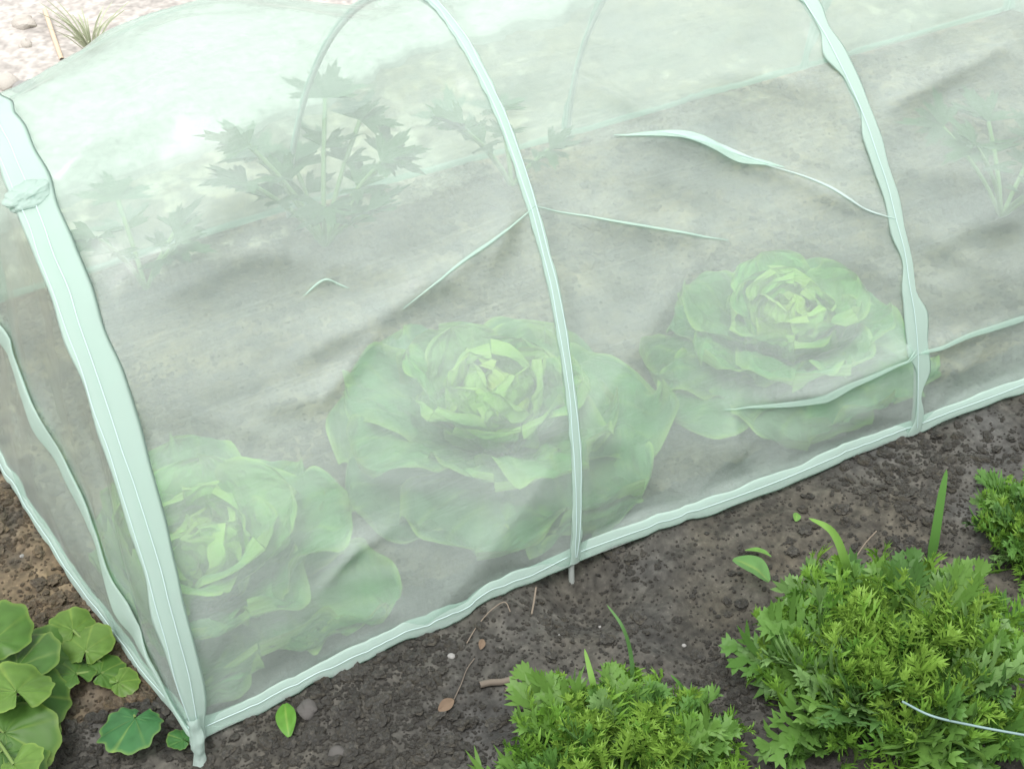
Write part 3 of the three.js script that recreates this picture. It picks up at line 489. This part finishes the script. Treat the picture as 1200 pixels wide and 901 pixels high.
single('grass_shoot', blade(rise([[815, 838, 0.02], [800, 805, 0.06], [786, 790, 0.07]]), 0.004), grassMat[1], 'short grass blade between the two front endives', 'grass');
single('grass_shoot', blade(rise([[1060, 868, 0.06], [1110, 868, 0.075], [1150, 885, 0.06], [1156, 900, 0.04]]), 0.006), grassMat[0], 'grass blade drooping over the front of the large endive', 'grass');
function flatLeaf(L, W, tint, seed) { return grid(12, 16, (a, b) => { const q = a * 2 - 1, w = W / 2 * Math.sin(Math.PI * Math.min(1, b * 0.93 + 0.04)) ** 0.75; return V(b * L, 0.1 * L * Math.sin(b * 3) + 0.25 * Math.abs(q) * w + 0.03 * L * (vnoise(b * 5, q * 3, seed) - 0.5), q * w); }, (a, b) => [a, b], (a, b) => { const q = a * 2 - 1, n = 0.85 + 0.3 * fbm(a * 5, b * 8, seed, 3), m = 0.4 * Math.exp(-((q / 0.1) ** 2)); return [lerp(tint[0], 0.3, m) * n, lerp(tint[1], 0.4, m) * n, lerp(tint[2], 0.1, m) * n]; }); }
function loose(name, px, py, h, L, W, yaw, tilt, roll, tint, label, category) { const m = single(name, flatLeaf(L, W, tint, px), M.broad, label, category); m.position.copy(onSoil(px, py, h)); m.rotation.set(roll, yaw, tilt, 'YZX'); return m; }
loose('seedling_leaf', 335, 834, 0.012, 0.036, 0.019, -1.35, -0.12, 0.1, [0.1, 0.25, 0.035], 'green leaf sticking out from under the front hem', 'leaf');
loose('seedling_leaf', 903, 660, 0.010, 0.028, 0.013, 2.9, 0.05, 0.4, [0.13, 0.28, 0.06], 'small oval seedling leaf on soil behind the large endive', 'leaf');
loose('seedling_leaf', 932, 614, 0.004, 0.012, 0.009, 1.3, 0.1, 0.3, [0.13, 0.28, 0.06], 'tiny seedling leaf on bare soil near the hem', 'leaf');
loose('broad_weed_leaf', 898, 705, 0.03, 0.042, 0.035, 2.6, 0.2, 0.3, [0.11, 0.24, 0.07], 'pale broad weed leaf at the edge of the large endive', 'leaf');
M.dry = new THREE.MeshStandardMaterial({ color: col(0.15, 0.105, 0.07), roughness: 0.9, side: THREE.DoubleSide });
{ const d = single('dry_leaf', flatLeaf(0.018, 0.011, [0.2, 0.16, 0.1], 3), M.dry, 'curled brown dry leaf on the soil near the twig', 'leaf'); d.position.copy(onSoil(514, 836, 0.004)); d.rotation.set(0.4, 0.7, 0.1, 'YZX'); }
{ const d = single('dry_leaf', flatLeaf(0.012, 0.007, [0.2, 0.2, 0.1], 5), M.dry, 'small faded leaf beside the thin curved root', 'leaf'); d.position.copy(onSoil(563, 764, 0.004)); d.rotation.set(0.3, 1.4, 0.1, 'YZX'); }

// ---------------------------------------------------------------- twigs, roots, twine, pebbles
M.twig = new THREE.MeshStandardMaterial({ color: col(0.15, 0.125, 0.1), roughness: 0.9 }); M.root = new THREE.MeshStandardMaterial({ color: col(0.22, 0.18, 0.14), roughness: 0.9 });
const lay = (list, lift = 0.003) => list.map(([x, y, h = 0]) => onSoil(x, y, lift + h));
single('twig', tube(lay([[562, 806], [575, 803], [590, 802], [606, 797]], 0.004), 0.0034, 16, 7), M.twig, 'short thick grey twig lying on the soil', 'twig');
single('twig', tube(lay([[592, 811], [604, 807]], 0.003), 0.0022, 8, 6), M.twig, 'stubby twig piece beside the thick grey twig', 'twig');
single('dry_root', tube(lay([[547, 756], [560, 735], [578, 720, 0.006], [592, 716, 0.01], [598, 724, 0.006]]), 0.0006, 40, 5), M.root, 'thin pale root curling over the soil', 'root');
single('dry_root', tube(lay([[532, 822], [540, 805], [548, 785], [556, 774]]), 0.0006, 30, 5), M.twig, 'thin brown root running to the dry leaf', 'root');
single('straw', tube(lay([[623, 722], [626, 710, 0.006], [628, 700, 0.012]]), 0.0010, 12, 5), M.root, 'upright dry stalk under the front hem by the thin sleeve', 'straw');
single('straw', tube(rise([[1004, 652, 0.03], [1015, 636, 0.04], [1028, 622, 0.05]]), 0.0008, 12, 5), M.root, 'dry straw leaning out of the large endive', 'straw');
M.twine = new THREE.MeshStandardMaterial({ color: col(0.2, 0.3, 0.3), roughness: 0.45 });
single('twine', tube(rise([[1058, 822, 0.088], [1090, 838, 0.092], [1140, 850, 0.085], [1205, 862, 0.08], [1240, 868, 0.06]]), 0.0011, 40, 6), M.twine, 'pale blue plastic twine lying across the large endive', 'twine');
M.pebble = [new THREE.MeshStandardMaterial({ color: col(0.26, 0.255, 0.245), roughness: 0.7 }), new THREE.MeshStandardMaterial({ color: col(0.085, 0.08, 0.075), roughness: 0.85 }), new THREE.MeshStandardMaterial({ color: col(0.45, 0.42, 0.38), roughness: 0.8 })];
const stoneGeo = [0, 1, 2].map((k) => { const g = new THREE.IcosahedronGeometry(1, 3), p = g.attributes.position, v = V(0, 0, 0); for (let i = 0; i < p.count; i++) { v.fromBufferAttribute(p, i); v.multiplyScalar(0.75 + 0.5 * vnoise(v.x * 1.3 + 4 * k, v.y * 1.3 + v.z * 1.9, 95 + k)); p.setXYZ(i, v.x, v.y * 0.7, v.z); } g.computeVertexNormals(); return g; });
[[529, 770, 0.0034, 0], [362, 865, 0.0024, 0], [360, 833, 0.009, 1], [395, 884, 0.007, 1], [655, 745, 0.0014, 0], [703, 735, 0.0014, 0], [802, 757, 0.002, 0], [25, 652, 0.0022, 0]].forEach(([x, y, s, m], i) => {
  const o = single('pebble', stoneGeo[i % 3], M.pebble[m], ['white pebble beside the thin curved roots', 'small white pebble beside the grey stones near the corner', 'rounded grey stone beside the green leaf under the front hem', 'smaller grey stone away from the hem near the corner', 'tiny white pebble below the foot of the thin sleeve', 'tiny white pebble behind the smaller front endive', 'tiny white pebble between the two big endives', 'tiny white pebble on soil beside the end hem'][i], 'pebble', m ? 'grey stones by the front hem' : 'white pebbles on the soil'); o.position.copy(onSoil(x, y, s * 0.3)); o.scale.set(s * 1.2, s, s); o.rotation.y = i;
});
// beyond the tunnel: stones, a cane and a tuft, coloured pale as if hazed
[[8, 98, 0.020, 2], [30, 52, 0.012, 2], [27, 28, 0.020, 2], [24, 103, 0.014, 0], [55, 92, 0.009, 2], [34, 100, 0.012, 0]].forEach(([x, y, s, m], i) => { const o = single('far_stone', stoneGeo[i % 3], M.pebble[m], ['large grey stone at the edge of the far ground', 'small grey stone between the others on the far ground', 'big grey stone beside the cane on the far ground', 'whitish stone next to the large grey one on the far ground', 'small grey stone against the cover on the far ground', 'smaller whitish stone among those against the cover'][i], 'stone', 'stones on the far ground'); o.position.copy(ground(x, y, 0.02)); o.scale.set(s, s, s * 0.9); o.rotation.y = i * 1.7; });
M.cane = new THREE.MeshStandardMaterial({ color: col(0.6, 0.48, 0.36), roughness: 0.8 });
single('cane', tube([ground(72, 70, 0.018), ground(62, 42, 0.024), ground(52, 12, 0.03)], 0.004, 8, 7), M.cane, 'thin brown cane lying on the whitened ground beyond the tunnel', 'cane');
{
  rnd = mulberry(99); const at = ground(108, 62, 0.015), t = thing('grass_tuft', 'grass tuft painted pale on the whitened ground beyond the tunnel', 'grass', at), m = leafMat(0.46, 0.5, 0.36);  // blade colour is washed towards white to imitate haze
  for (let i = 0; i < 46; i++) { const a = rr(0, 6.28), l = rr(0.05, 0.11), d = V(Math.cos(a) * l * rr(0.3, 1), l * rr(0.4, 0.9), Math.sin(a) * l * rr(0.3, 1)); part('blade', blade([V(d.x * 0.05, 0, d.z * 0.05), d.clone().multiplyScalar(0.5).add(V(0, 0.012, 0)), d], 0.003), m, t); }
}
renderer.render(scene, camera);
